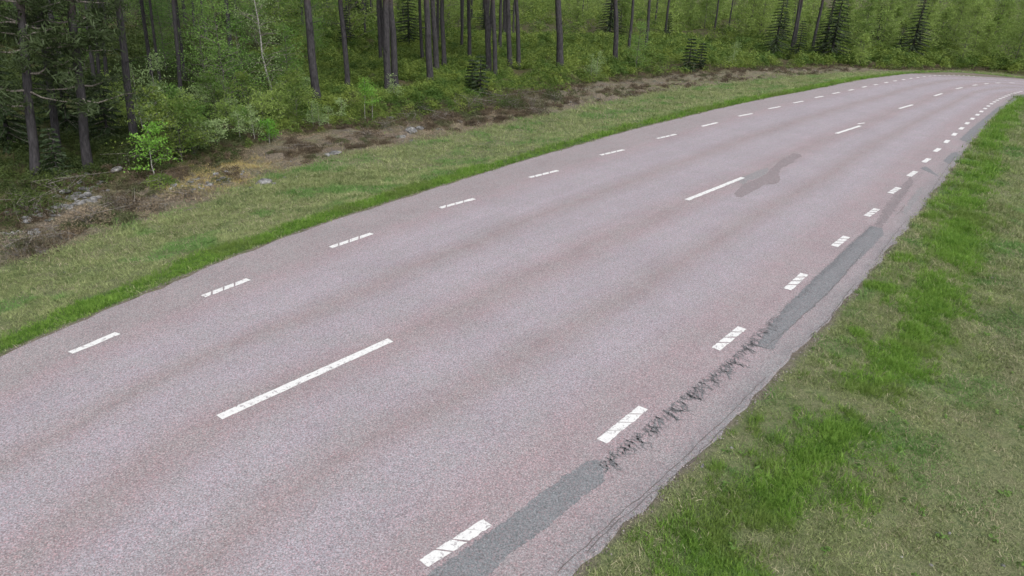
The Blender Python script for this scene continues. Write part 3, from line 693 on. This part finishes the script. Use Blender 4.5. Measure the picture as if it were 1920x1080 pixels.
def spruce_parts(seed, H):
    rs = random.Random(seed); tr = tube([(0, 0, -.1), (0, 0, H * .5), (0, 0, H)], [.02 * H + .01, .011 * H + .01, .005], 7); V = []; Fs = []; br = []
    z = .25
    while z < H:
        L = (H - z) * .30 + .12
        for _ in range(9):
            a = rs.uniform(0, 6.28); l = L * rs.uniform(.65, 1.1); e0 = np.array([0, 0, z]); e1 = np.array([math.cos(a) * l, math.sin(a) * l, z - l * .22 + .04]); br.append(tube([e0, e1], [.012, .003], 3))
            m_ = max(3, int(l / .09))
            for i in range(m_):
                c = e0 + (e1 - e0) * (i + .6) / m_
                for s_ in (-1, 1):
                    d = np.array([math.cos(a + s_ * .9), math.sin(a + s_ * .9), -.25]) * (.16 + .1 * (1 - i / m_)) * rs.uniform(.7, 1.2); u = np.array([rs.gauss(0, .02), rs.gauss(0, .02), .03 + rs.random() * .03])
                    b = len(V); V += [c, c + d * .6 - u, c + d, c + d * .5 + u]; Fs.append((b, b + 1, b + 2, b + 3))
        z += .16 + .02 * H
    return smooth_me(mesh('trunk', *tr, MT['pine'])), mesh('limbs', *join(br), MT['twig']), mesh('crown', V, Fs, MT['spruce'])

PINES = [pine_parts(s, 7.2) for s in (1, 2, 3)]; LOWPINES = [pine_parts(s, lo) for s, lo in ((11, 2.2), (12, 2.8))]
BIRCH = [birch_parts(21 + i, H, MT['birchleaf'], 1.7, .35, .065, .04, 1.15, 'darkbirch') for i, H in enumerate((5.5, 4.2, 6.5))]
SAPL = [birch_parts(31 + i, H, MT['leafpale'], 1.0, .25, .05, .014) for i, H in enumerate((1.5, 1.1, 2.0))]
BRIGHT = [birch_parts(41 + i, H, MT['leafbright'], 2.2, .08, .05, .018, 1.7) for i, H in enumerate((1.3, 1.0))]
SPRU = [spruce_parts(51 + i, H) for i, H in enumerate((2.2, 4.5, 7.5))]
WALL = [birch_parts(61 + i, H, MT['wallleaf'], 1.5, .15, .12, .05, 1.15, 'darkbirch') for i, H in enumerate((6.5, 8, 5))]
protos = {}
def place(kind, parts, name, cat, label, loc, rotz=None, scale=1.0, tilt=None, rscale=1.0, group=None):
    root = bpy.data.objects.new(name, None); C.objects.link(root); root.empty_display_size = .3
    root.location = loc
    q = Quaternion((0, 0, 1), rotz if rotz is not None else random.uniform(0, 6.28))
    if tilt is not None: q = Vector((0, 0, 1)).rotation_difference(Vector(tilt)) @ q
    root.rotation_mode = 'QUATERNION'; root.rotation_quaternion = q; root.scale = (scale * rscale, scale * rscale, scale)
    for nm, me_ in zip(('trunk', 'limbs', 'crown'), parts):
        if me_ is None: continue
        o = bpy.data.objects.new(nm, me_); o.parent = root; C.objects.link(o)
        if nm == 'limbs': o['kind'] = 'stuff'
        if nm != 'trunk' and rscale != 1.0: o.scale = (1 / rscale, 1 / rscale, 1)
    tag(root, label, cat, group); return root

def tall(base, top, wpx, label, low=False, seed=0, group=None, name='pine_tree'):
    if base[1] - top[1] < 60: top = (base[0] - max(0, 1050 - base[0]) * .00018 * 60, base[1] - 60)
    B = ground(*base); d = ray(*top); h = Vector((B.x, B.y, 0)).normalized()
    t = (B.x * h.x + B.y * h.y) / (d[0] * h.x + d[1] * h.y); T = Vector((d[0] * t, d[1] * t, CAMH + d[2] * t))
    v = (T - B).normalized()
    D = (Vector((0, 0, CAMH)) - B).length; rad = wpx / 2 * D / F
    place('p', (LOWPINES if low else PINES)[seed % (2 if low else 3)], name, 'tree', label, B, scale=1.0, tilt=v, rscale=rad / .13, group=group)
    return B
used = []
Xo = samples((-14, -6, 18, 30), 30000); dl_, dr_, gb_, bf_ = fields(Xo); oc = blobs(Xo, ((400,327,1.0),(450,303,.9),(350,345,.6)))
Xo = Xo[(rng.random(len(Xo)) < oc * .8) & (gb_ > -.6) & (bf_ < .6)]
scatter('ochre_grass', Xo, .8 + .5 * rng.random(len(Xo)), [tuft('ochre_grass', 10, .11, .008, .12, 1.3, leafmat('ochre_dead_grass', (.22, .17, .06), (.50, .41, .17), 1.2, .2, .6), 300)], 'ochre dead grass on the bank above the ditch', tilt=.2)
TR = [
 ((67,334),(45,112),13,'thick pine at the far left with reddish upper stem and bare crooked branches',1),
 ((106,290),(84,112),11,'dark pine standing between the far left pine and the low branched one',0),
 ((166,318),(146,112),13,'pine with dense low dark branches hiding its upper stem',1),
 ((252,270),(234,112),11.5,'straight slim dark pine rising left of the bright green bush',0),
 ((341,197),(335,112),6.5,'slender pine with clean trunk left of the green birch thicket',0),
 ((348,160),(344,112),5,'thin pine stem close behind the slender clean pine',0),
 ((287,158),(284,112),6,'thin dark pine in the middle of the pale leafed saplings',0),
 ((302,165),(298,112),4.5,'very thin pine just right of the thin dark one among pale leaves',0),
 ((181,187),(173,112),6,'leftmost stem in the tight row of thin pines at the left',0),
 ((192,178),(185,112),5.5,'middle stem in the tight row of thin pines at the left',0),
 ((204,200),(197,112),5.5,'right stem in the tight row of thin pines at the left',0),
 ((596,196),(589,112),13.5,'thick grey pine standing alone right of the pale birch',0),
 ((651,168),(647,112),9,'pine of middling thickness between the lone grey pine and the pair',0),
 ((728,183),(724,112),12.5,'front stem of the close pair of thick pines',0),
 ((742,160),(739,112),11.5,'rear stem of the close pair of thick pines',0),
 ((807,168),(803,112),11.5,'front grey pine of the cluster above the brown heather',0),
 ((819,143),(815,112),10,'second pine of the cluster above the brown heather',0),
 ((833,136),(829,112),8,'third and rearmost pine of the cluster above the brown heather',0),
 ((716,122),(715,112),6,'thin pine behind and left of the close pair',0),
 ((793,126),(792,112),5.5,'thin pine behind and left of the cluster above the heather',0),
 ((880,124),(879,112),7,'slim pine alone right of the three stem cluster',0),
 ((915,139),(913,112),10.5,'left stem of the twin pines over the dark heather',0),
 ((929,136),(928,112),8,'right stem of the twin pines over the dark heather',0),
 ((957,127),(957,112),8.5,'pine just right of the twin pines',0),
 ((971,130),(970,112),7.5,'right one of two slim pines beyond the twin pines',0),
 ((1050,134),(1049,112),12,'thick short looking pine base left of the small green saplings',0),
 ((1153,121),(1153,112),9,'dark pine stump like base above the middle of the grey bank',0),
]
for i, (b, t, wd, lab, low) in enumerate(TR):
    B = tall(b, t, wd, lab, low, i); used.append((B.x, B.y))

def free(x, y, r): return all((x - a) ** 2 + (y - b) ** 2 > r * r for a, b in used)
def sprig(parts, px, label, name='birch_sapling', cat='tree', scale=1.0, rotz=None, tilt=None, group=None):
    B = ground(*px); used.append((B.x, B.y)); place('s', parts, name, cat, label, B, rotz, scale, tilt, group=group)
# named young trees and bushes
sprig(BRIGHT[0], (290,330), 'bright green leafy bush at the foot of the slim pine', 'leafy_bush', 'bush', 1.25)
sprig(SAPL[2], (270,255), 'pale leafed sapling tangled with the slim pine', 'rowan_sapling', scale=1.3)
sprig(SAPL[2], (296,232), 'tall pale leafed sapling between the slim pine and the slender one', 'rowan_sapling', scale=1.35, rotz=2)
sprig(SAPL[0], (322,262), 'small yellow green sapling above the bright green bush', 'rowan_sapling', scale=1.2)
sprig(BIRCH[0], (425,215), 'green birch with slanting dark stem in the thicket', 'birch_tree', scale=.95)
sprig(BIRCH[1], (462,205), 'dense green young birch in the middle of the thicket', 'birch_tree')
sprig(BIRCH[2], (395,190), 'tall green birch at the left side of the thicket', 'birch_tree', scale=.9)
sprig(BIRCH[1], (540,190), 'green young birch directly right of the pale birch stem', 'birch_tree', rotz=1, scale=.9)
sprig(birch_parts(71, 6.5, MT['leafpale'], .8, .6, .06, .06), (511,200), 'pale stemmed birch with light crinkled leaves', 'birch_tree')
sprig(SAPL[1], (452,265), 'small pale stemmed sapling below the birch thicket', 'rowan_sapling')
sprig(SAPL[0], (478,262), 'pale leafed sapling at the right foot of the birch thicket', 'rowan_sapling', rotz=2)
sprig(BRIGHT[1], (505,262), 'low bright green bush under the pale birch', 'leafy_bush', 'bush', 1.0)
sprig(SAPL[0], (588,241), 'leftmost thin pale stemmed sapling on the bank below the lone grey pine', 'rowan_sapling', scale=.8)
sprig(SAPL[0], (600,243), 'thin pale stemmed sapling directly below the lone grey pine', 'rowan_sapling', scale=.75, rotz=1)
sprig(SAPL[1], (617,240), 'short pale leafed sapling right of the lone grey pine', 'rowan_sapling', scale=.8)
sprig(SAPL[1], (643,234), 'short pale leafed sapling below the middling pine', 'rowan_sapling', scale=.95, rotz=2)
sprig(birch_parts(72, 1.9, MT['leafbright'], .9, .8, .045, .014), (685,227), 'bright green sapling with bare pale stem left of the pine pair', 'birch_sapling')
sprig(birch_parts(73, 1.6, MT['leafbright'], .9, .8, .045, .014), (698,229), 'second bright green sapling beside the first left of the pine pair', 'birch_sapling')
sprig(SAPL[0], (740,190), 'grey green sapling in front of the pine pair', 'birch_sapling', scale=.9)
sprig(SPRU[0], (900,180), 'small bushy conifer right of the three stem pine cluster', 'young_spruce')
sprig(SPRU[0], (885,172), 'small conifer behind the bushy one over the dark heather', 'young_spruce', scale=.8)
sprig(SAPL[0], (1108,148), 'left one of the small pale stemmed birches by the thick pine base', 'birch_sapling', scale=1.1)
sprig(SAPL[0], (1118,148), 'right one of the small pale stemmed birches by the thick pine base', 'birch_sapling', scale=1.2, rotz=3)
sprig(BIRCH[1], (1192,127), 'white stemmed birch above the middle of the grey bank', 'birch_tree', scale=.8)
sprig(SPRU[0], (1290,130), 'small green spruce above the right part of the grey bank', 'young_spruce', scale=1.2)
sprig(SPRU[0], (1312,128), 'second small spruce next to the green one above the bank', 'young_spruce', scale=1.0)
sprig(SAPL[2], (1372,124), 'yellowish young birch right of the small spruces', 'birch_sapling')
sprig(SPRU[1], (128,235), 'dark spruce in the gloom behind the low branched pine', 'young_spruce', scale=.9)
sprig(SPRU[1], (20,270), 'dark spruce at the left edge behind the far left pine', 'young_spruce', scale=.9)
sprig(SPRU[0], (205,262), 'small dark conifer between the low branched pine and the slim pine', 'young_spruce', scale=1.1)
sprig(SPRU[0], (110,330), 'dark juniper like bush between the two left pines', 'young_spruce', scale=.7)
sprig(SPRU[0], (350,290), 'low dull green conifer on the bank right of the bright bush', 'young_spruce', scale=.55)

TH_ = [birch_parts(81 + i, H, (MT['birchleaf'], MT['wallleaf'], MT['leafpale'], MT['berry'])[i % 4], 2.6, .05, .055, .012, 2.0, 'darkbirch') for i, H in enumerate((1.3, 1.5, 1.0, 2.0))]
G5 = 'leafy bushes of the thicket under the birches'
for q in ((310,300),(335,290),(360,282),(385,275),(405,270),(430,262),(455,252),(480,248),(500,240),(520,235),(545,225),(560,240),(330,255),(355,245),(380,240),(410,235),(440,228),(465,222),(490,215),(520,205),(552,200),(575,212),(345,215),(375,205),(575,180),(560,165),(265,235),(250,215),(300,200),(325,225),(230,240),(215,215)):
    sprig(TH_[random.randrange(4)], (q[0] + random.uniform(-6, 6), q[1] + random.uniform(-4, 4)), 'small leafy bush in the green thicket between the slim pine and the lone grey pine', 'leafy_bush', 'bush', random.uniform(.7, 1.15), group=G5)
# random forest behind: pines, birches and spruces that nothing tells apart
def region(n, box, minbf, maxbf, r, fn, extra=None):
    got = 0; tries = 0
    while got < n and tries < n * 60:
        tries += 1; x = random.uniform(box[0], box[1]); y = random.uniform(box[2], box[3])
        if not free(x, y, r): continue
        X1 = np.array([[x, y]]); a, b, g_, f_ = fields(X1)
        if a[0] < 0 or not (minbf < f_[0] < maxbf): continue
        z = float(height(X1)[0]); px, py = project(np.array([[x, y, z]])); px, py = float(px[0]), float(py[0])
        if not (-150 < px < 2050 and -60 < py < 500): continue
        if extra and not extra(px, py): continue
        used.append((x, y)); fn(Vector((x, y, z))); got += 1
clear = lambda px, py: py < 150 - .0 * px or px < 60
G1 = 'background pines in the forest'
region(92, (-75, 60, 25, 130), 4, 75, 1.7, lambda p: place('p', random.choice(PINES), 'pine_tree', 'tree', 'slim pine trunk standing deep in the forest', p, scale=random.uniform(.9, 1.1), rscale=random.uniform(.65, 1.15), tilt=(random.gauss(0, .02), random.gauss(0, .02), 1), group=G1), lambda px, py: py < (175 if px < 450 else 118) and random.random() < (1 if px < 1000 else .22))
region(26, (-60, 0, 30, 80), 5, 60, 1.6, lambda p: place('b', random.choice(BIRCH), 'birch_tree', 'tree', 'young green birch deep in the forest', p, scale=random.uniform(.7, 1.05), group='background birches in the forest'), lambda px, py: py < 185 and px < 640)
region(12, (-60, 30, 40, 110), 10, 70, 1.6, lambda p: place('b', random.choice(SPRU[1:]), 'spruce_tree', 'tree', 'dark spruce deep in the forest', p, scale=random.uniform(.6, 1.0), group='background spruces in the forest'), lambda px, py: py < 125)
# dense rear wall of leafy trees
region(150, (-110, 110, 60, 190), 11, 140, 1.9, lambda p: place('w', random.choice(WALL), 'leafy_tree', 'tree', 'leafy green tree closing the view at the back of the forest', p, scale=random.uniform(.8, 1.5), group='leafy trees at the back of the forest'), lambda px, py: py < 85)
# leafy edge behind the bend of the road
region(46, (20, 110, 58, 120), .8, 40, 1.5, lambda p: place('w', random.choice(WALL), 'leafy_tree', 'tree', 'pale green leafy tree behind the bend of the road', p, scale=random.uniform(.55, .95), group='leafy trees behind the bend'), lambda px, py: px > 1440 and py < 138)
region(14, (20, 110, 58, 110), 1.5, 25, 1.3, lambda p: place('w', random.choice(SPRU[1:]), 'spruce_tree', 'tree', 'dark spruce between leafy trees behind the bend', p, scale=random.uniform(.6, .9), group='spruces behind the bend'), lambda px, py: px > 1440 and py < 134)

# ------------------------------------------------------------------ shrubs of heather, stones, sticks
def shrub(px, wpx, hpx, mat, label, seed, name='heather_bush', n=900):
    B = ground(*px); D = (Vector((0, 0, CAMH)) - B).length; rad = wpx / 2 * D / F; h = hpx * D / F
    me_ = leafclump('foliage', n, rad, h, .035 if 'berry' not in mat else .045, MT[mat], seed, .1, 0, 60, MT['twig'], 2.0)
    st = join([tube([(0, 0, -.05), (random.gauss(0, rad * .3), random.gauss(0, rad * .3), h * .5), (random.gauss(0, rad * .6), random.gauss(0, rad * .6), h * .85)], [.02, .012, .004], 5) for _ in range(6)])
    root = bpy.data.objects.new(name, None); C.objects.link(root); root.location = B; tag(root, label, 'bush')
    link('foliage', me_, root); link('stem', mesh('stem', *st, MT['twig']), root)
shrub((38,478), 115, 45, 'heath', 'dark heather bush at the left edge of the ditch bank', 201)
shrub((228,396), 75, 42, 'heath', 'dark brown bush on the rocky bank below the pines', 202)
shrub((165,418), 95, 26, 'litter', 'tawny mound of dead brush just left of the dark brown bush', 221, 'dead_brush')
shrub((275,392), 80, 20, 'litter', 'tawny mound of dead brush just right of the dark brown bush', 222, 'dead_brush')
shrub((345,368), 80, 16, 'litter', 'low tawny mound of dead brush below the ochre grass', 223, 'dead_brush')
shrub((120,448), 90, 18, 'heath', 'low brown brush between the grey stones and the verge', 224, 'dead_brush')
shrub((560,275), 80, 14, 'heath', 'low brown brush on the bank right of the ochre grass', 225, 'dead_brush')
shrub((300,345), 60, 22, 'berry', 'low olive bush above the rocky bank', 203)
shrub((875,212), 95, 28, 'heath', 'wide dark brown heather bush under the pine cluster', 204)
shrub((940,200), 80, 28, 'heath', 'brown heather bush under the twin pines', 205)
shrub((985,184), 70, 22, 'heath', 'low brown heather bush right of the twin pines', 206)
shrub((820,232), 70, 18, 'heath', 'low brown bush directly above the pale stones', 207)
shrub((690,255), 60, 14, 'heath', 'small brown tussock left of the pale stones', 208)
shrub((250,312), 90, 26, 'berryshade', 'olive bilberry mound at the foot of the slim pine', 209)
shrub((120,365), 110, 35, 'berryshade', 'dark olive mound of bilberry above the grey stones', 210)
shrub((60,400), 100, 35, 'berryshade', 'dark bilberry mound at the left above the grey stones', 211)
shrub((1010,215), 50, 12, 'heath', 'small brown tussock on the pinkish bank', 212)

for i, q in enumerate(((790,222),(830,208),(905,196),(965,203),(770,232),(1000,200),(1035,192),(720,243))):
    nmq = ('between the pale stones and the pine cluster', 'just under the front pine of the three', 'between the two wide brown bushes', 'tucked under the brown bush by the twin pines', 'just left above the pale stones', 'below the low bush right of the twin pines', 'farthest right of the brown bushes', 'between the bright saplings and the pale stones')[i]
    shrub(q, 55 + 8 * (i % 3), 20 + 3 * (i % 2), 'heath' if i % 3 else 'berryshade', 'brownish bush ' + nmq, 230 + i)

def rockmesh(seed, jag=.35):
    rs = random.Random(seed); bm = bmesh.new(); bmesh.ops.create_icosphere(bm, subdivisions=2, radius=1)
    for v in bm.verts:
        n = .5 * math.sin(v.co.x * 3 + seed) + .5 * math.sin(v.co.y * 4 + seed * 2) + .4 * math.sin(v.co.z * 5 + seed * 3)
        v.co *= 1 + n * .16 + rs.gauss(0, .06)
    for f in bm.faces: f.smooth = False
    m_ = bpy.data.meshes.new('stone'); bm.to_mesh(m_); bm.free(); m_.materials.append(MT['rock']); return m_
ROCK = [rockmesh(s) for s in range(6)]
def stone(px, wpx, label, i, flat_=.45, group=None, name='stone'):
    B = ground(*px); D = (Vector((0, 0, CAMH)) - B).length; r_ = wpx / 2 * D / F
    o = link(name, ROCK[i % 6], None, B + Vector((0, 0, r_ * flat_ * .25))); o.scale = (r_, r_ * random.uniform(.6, .9), r_ * flat_); o.rotation_euler = (random.gauss(0, .15), random.gauss(0, .15), random.uniform(0, 6.28))
    tag(o, label, 'stone', group)
stone((771,250), 30, 'largest pale stone in the row right of the saplings', 1, .35)
stone((787,243), 20, 'pale stone touching the right end of the largest one', 2, .4)
stone((750,258), 22, 'flat pale stone at the left end of the largest one', 3, .25)
stone((772,261), 12, 'small white stone just below the largest pale one', 4, .3)
stone((627,288), 22, 'flat white stone on the bank below the lone grey pine', 5, .3)
stone((614,291), 14, 'small flat stone left of the flat white one', 0, .3)
stone((686,268), 11, 'small pale stone between the two stone rows', 1, .4)
stone((733,220), 18, 'grey stone half hidden under the front pine of the pair', 2, .4)
stone((862,229), 15, 'pale stone at the right end of the bank below the heather', 3, .4)
stone((958,211), 12, 'whitish stone below the brown heather bush', 4, .4)
stone((497,342), 24, 'biggest white stone in the pile below the birch thicket', 5, .4)
G2 = 'white stones in the pile below the birch thicket'
for q in ((478,345),(487,349),(509,339),(516,345),(470,352),(536,334)): stone((q[0] + random.uniform(-3, 3), q[1]), random.uniform(6, 10), 'small white stone in the pile below the birch thicket', random.randrange(6), .5, G2)
stone((218,318), 20, 'pale grey stone in the bilberry left of the bright green bush', 0, .45)
G3 = 'grey stones of the rocky bank at the left'
for _ in range(120):
    t = random.random(); x = 5 + 200 * t ** .9; y = 440 - 95 * t ** .9 + random.gauss(0, 11)
    stone((x, y), random.uniform(4, 15), 'rough grey stone in the rocky bank at the left', random.randrange(6), random.uniform(.35, .7), G3)
for _ in range(60):
    t = random.random(); stone((320 + 130 * t + random.gauss(0, 5), 352 - 18 * t + random.gauss(0, 6)), random.uniform(5, 11), 'small grey stone scattered on the bank right of the brown bush', random.randrange(6), .5, 'small grey stones on the bank right of the brown bush')
G4 = 'tiny pale stones on the grassy verge'
for q in ((250,430),(122,511),(247,431),(298,426),(1122,178),(1155,188),(1070,192),(545,303),(556,332),(1318,872),(1316,875),(1860,520),(1372,840),(1470,690),(1757,1000),(1780,1000),(1880,1060),(1745,1060),(1690,1045),(1850,560)):
    stone(q, 5 if q[1] < 600 else 7, 'tiny pale stone lying in the mown grass', random.randrange(6), .5, G4)

def stick(pxs, r_, label, name='fallen_branch'):
    P = [ground(*q) + Vector((0, 0, r_ * 1.5 + .01)) for q in pxs]; o0 = P[0].copy()
    pts = [np.array(p - o0) for p in P]; n = len(pts); me_ = smooth_me(mesh(name, *tube(pts, [r_ * (1 - .6 * i / (n - 1)) for i in range(n)], 6), MT['twig']))
    o = link(name, me_, None, o0); tag(o, label, 'branch')
stick([(912,270),(922,267),(934,265)], .014, 'dark stick lying on the grass right of the pale stones')
stick([(1817,572),(1822,580),(1825,584)], .010, 'short pale stick in the grass of the right verge')
stick([(1892,577),(1899,588),(1912,597)], .008, 'thin curved pale stick at the right edge of the verge')
stick([(200,322),(222,312),(245,314)], .03, 'bare grey branch lying over the stone in the bilberry')
stick([(345,398),(360,392),(378,390)], .012, 'thin dry stick on the brown bank left of the grass')
stick([(1165,178),(1185,176),(1205,170)], .02, 'grey fallen branch on the bank at the middle')

# ------------------------------------------------------------------ words that tell the background plants apart
MARKS = [(-999, ''), (62, 'far left pine'), (158, 'low branched pine'), (250, 'slim pine'), (340, 'slender pine'), (425, 'slanting birch'), (511, 'pale birch'), (596, 'lone grey pine'), (651, 'middling pine'), (735, 'pine pair'), (815, 'pine cluster'), (921, 'twin pines'), (1050, 'thick pine base'), (1192, 'white birch'), (1300, 'small spruces'), (1480, 'bend start'), (1765, 'bend crest'), (9999, '')]
ORD = 'front second third fourth fifth sixth seventh eighth ninth tenth eleventh twelfth thirteenth fourteenth fifteenth sixteenth seventeenth eighteenth nineteenth twentieth twenty-first twenty-second twenty-third twenty-fourth twenty-fifth twenty-sixth twenty-seventh twenty-eighth twenty-ninth thirtieth'.split()
SHORT = {'background pines in the forest': 'background pine', G5: 'thicket bush', 'background birches in the forest': 'background birch', 'background spruces in the forest': 'background spruce',
         'leafy trees at the back of the forest': 'distant leafy tree', 'leafy trees behind the bend': 'pale leafy tree', 'spruces behind the bend': 'dark spruce'}
for g_, nm_ in SHORT.items():
    gaps = {}
    for o in C.objects:
        if o.get('group') == g_ and o.get('category'):
            px, py = project(np.array([[*o.location]])); px = float(px[0]); py = float(py[0])
            k = max(i for i, m in enumerate(MARKS) if m[0] <= px); gaps.setdefault(k, []).append((-py, o.name, o))
    for k, L_ in gaps.items():
        L_.sort(key=lambda q: q[:2]); a, b = MARKS[k][1], MARKS[k + 1][1]
        where = f'between the {a} and the {b}' if a and b else (f'right of the {a}' if a else f'left of the {b}')
        for i, (_, _, o) in enumerate(L_):
            o['label'] = f'{nm_} {where}' + (f', {ORD[min(i, 29)]} from road' if len(L_) > 1 else '')
            if i == 0 and len(L_) > 1: o['label'] = f'{nm_} {where}, nearest road'
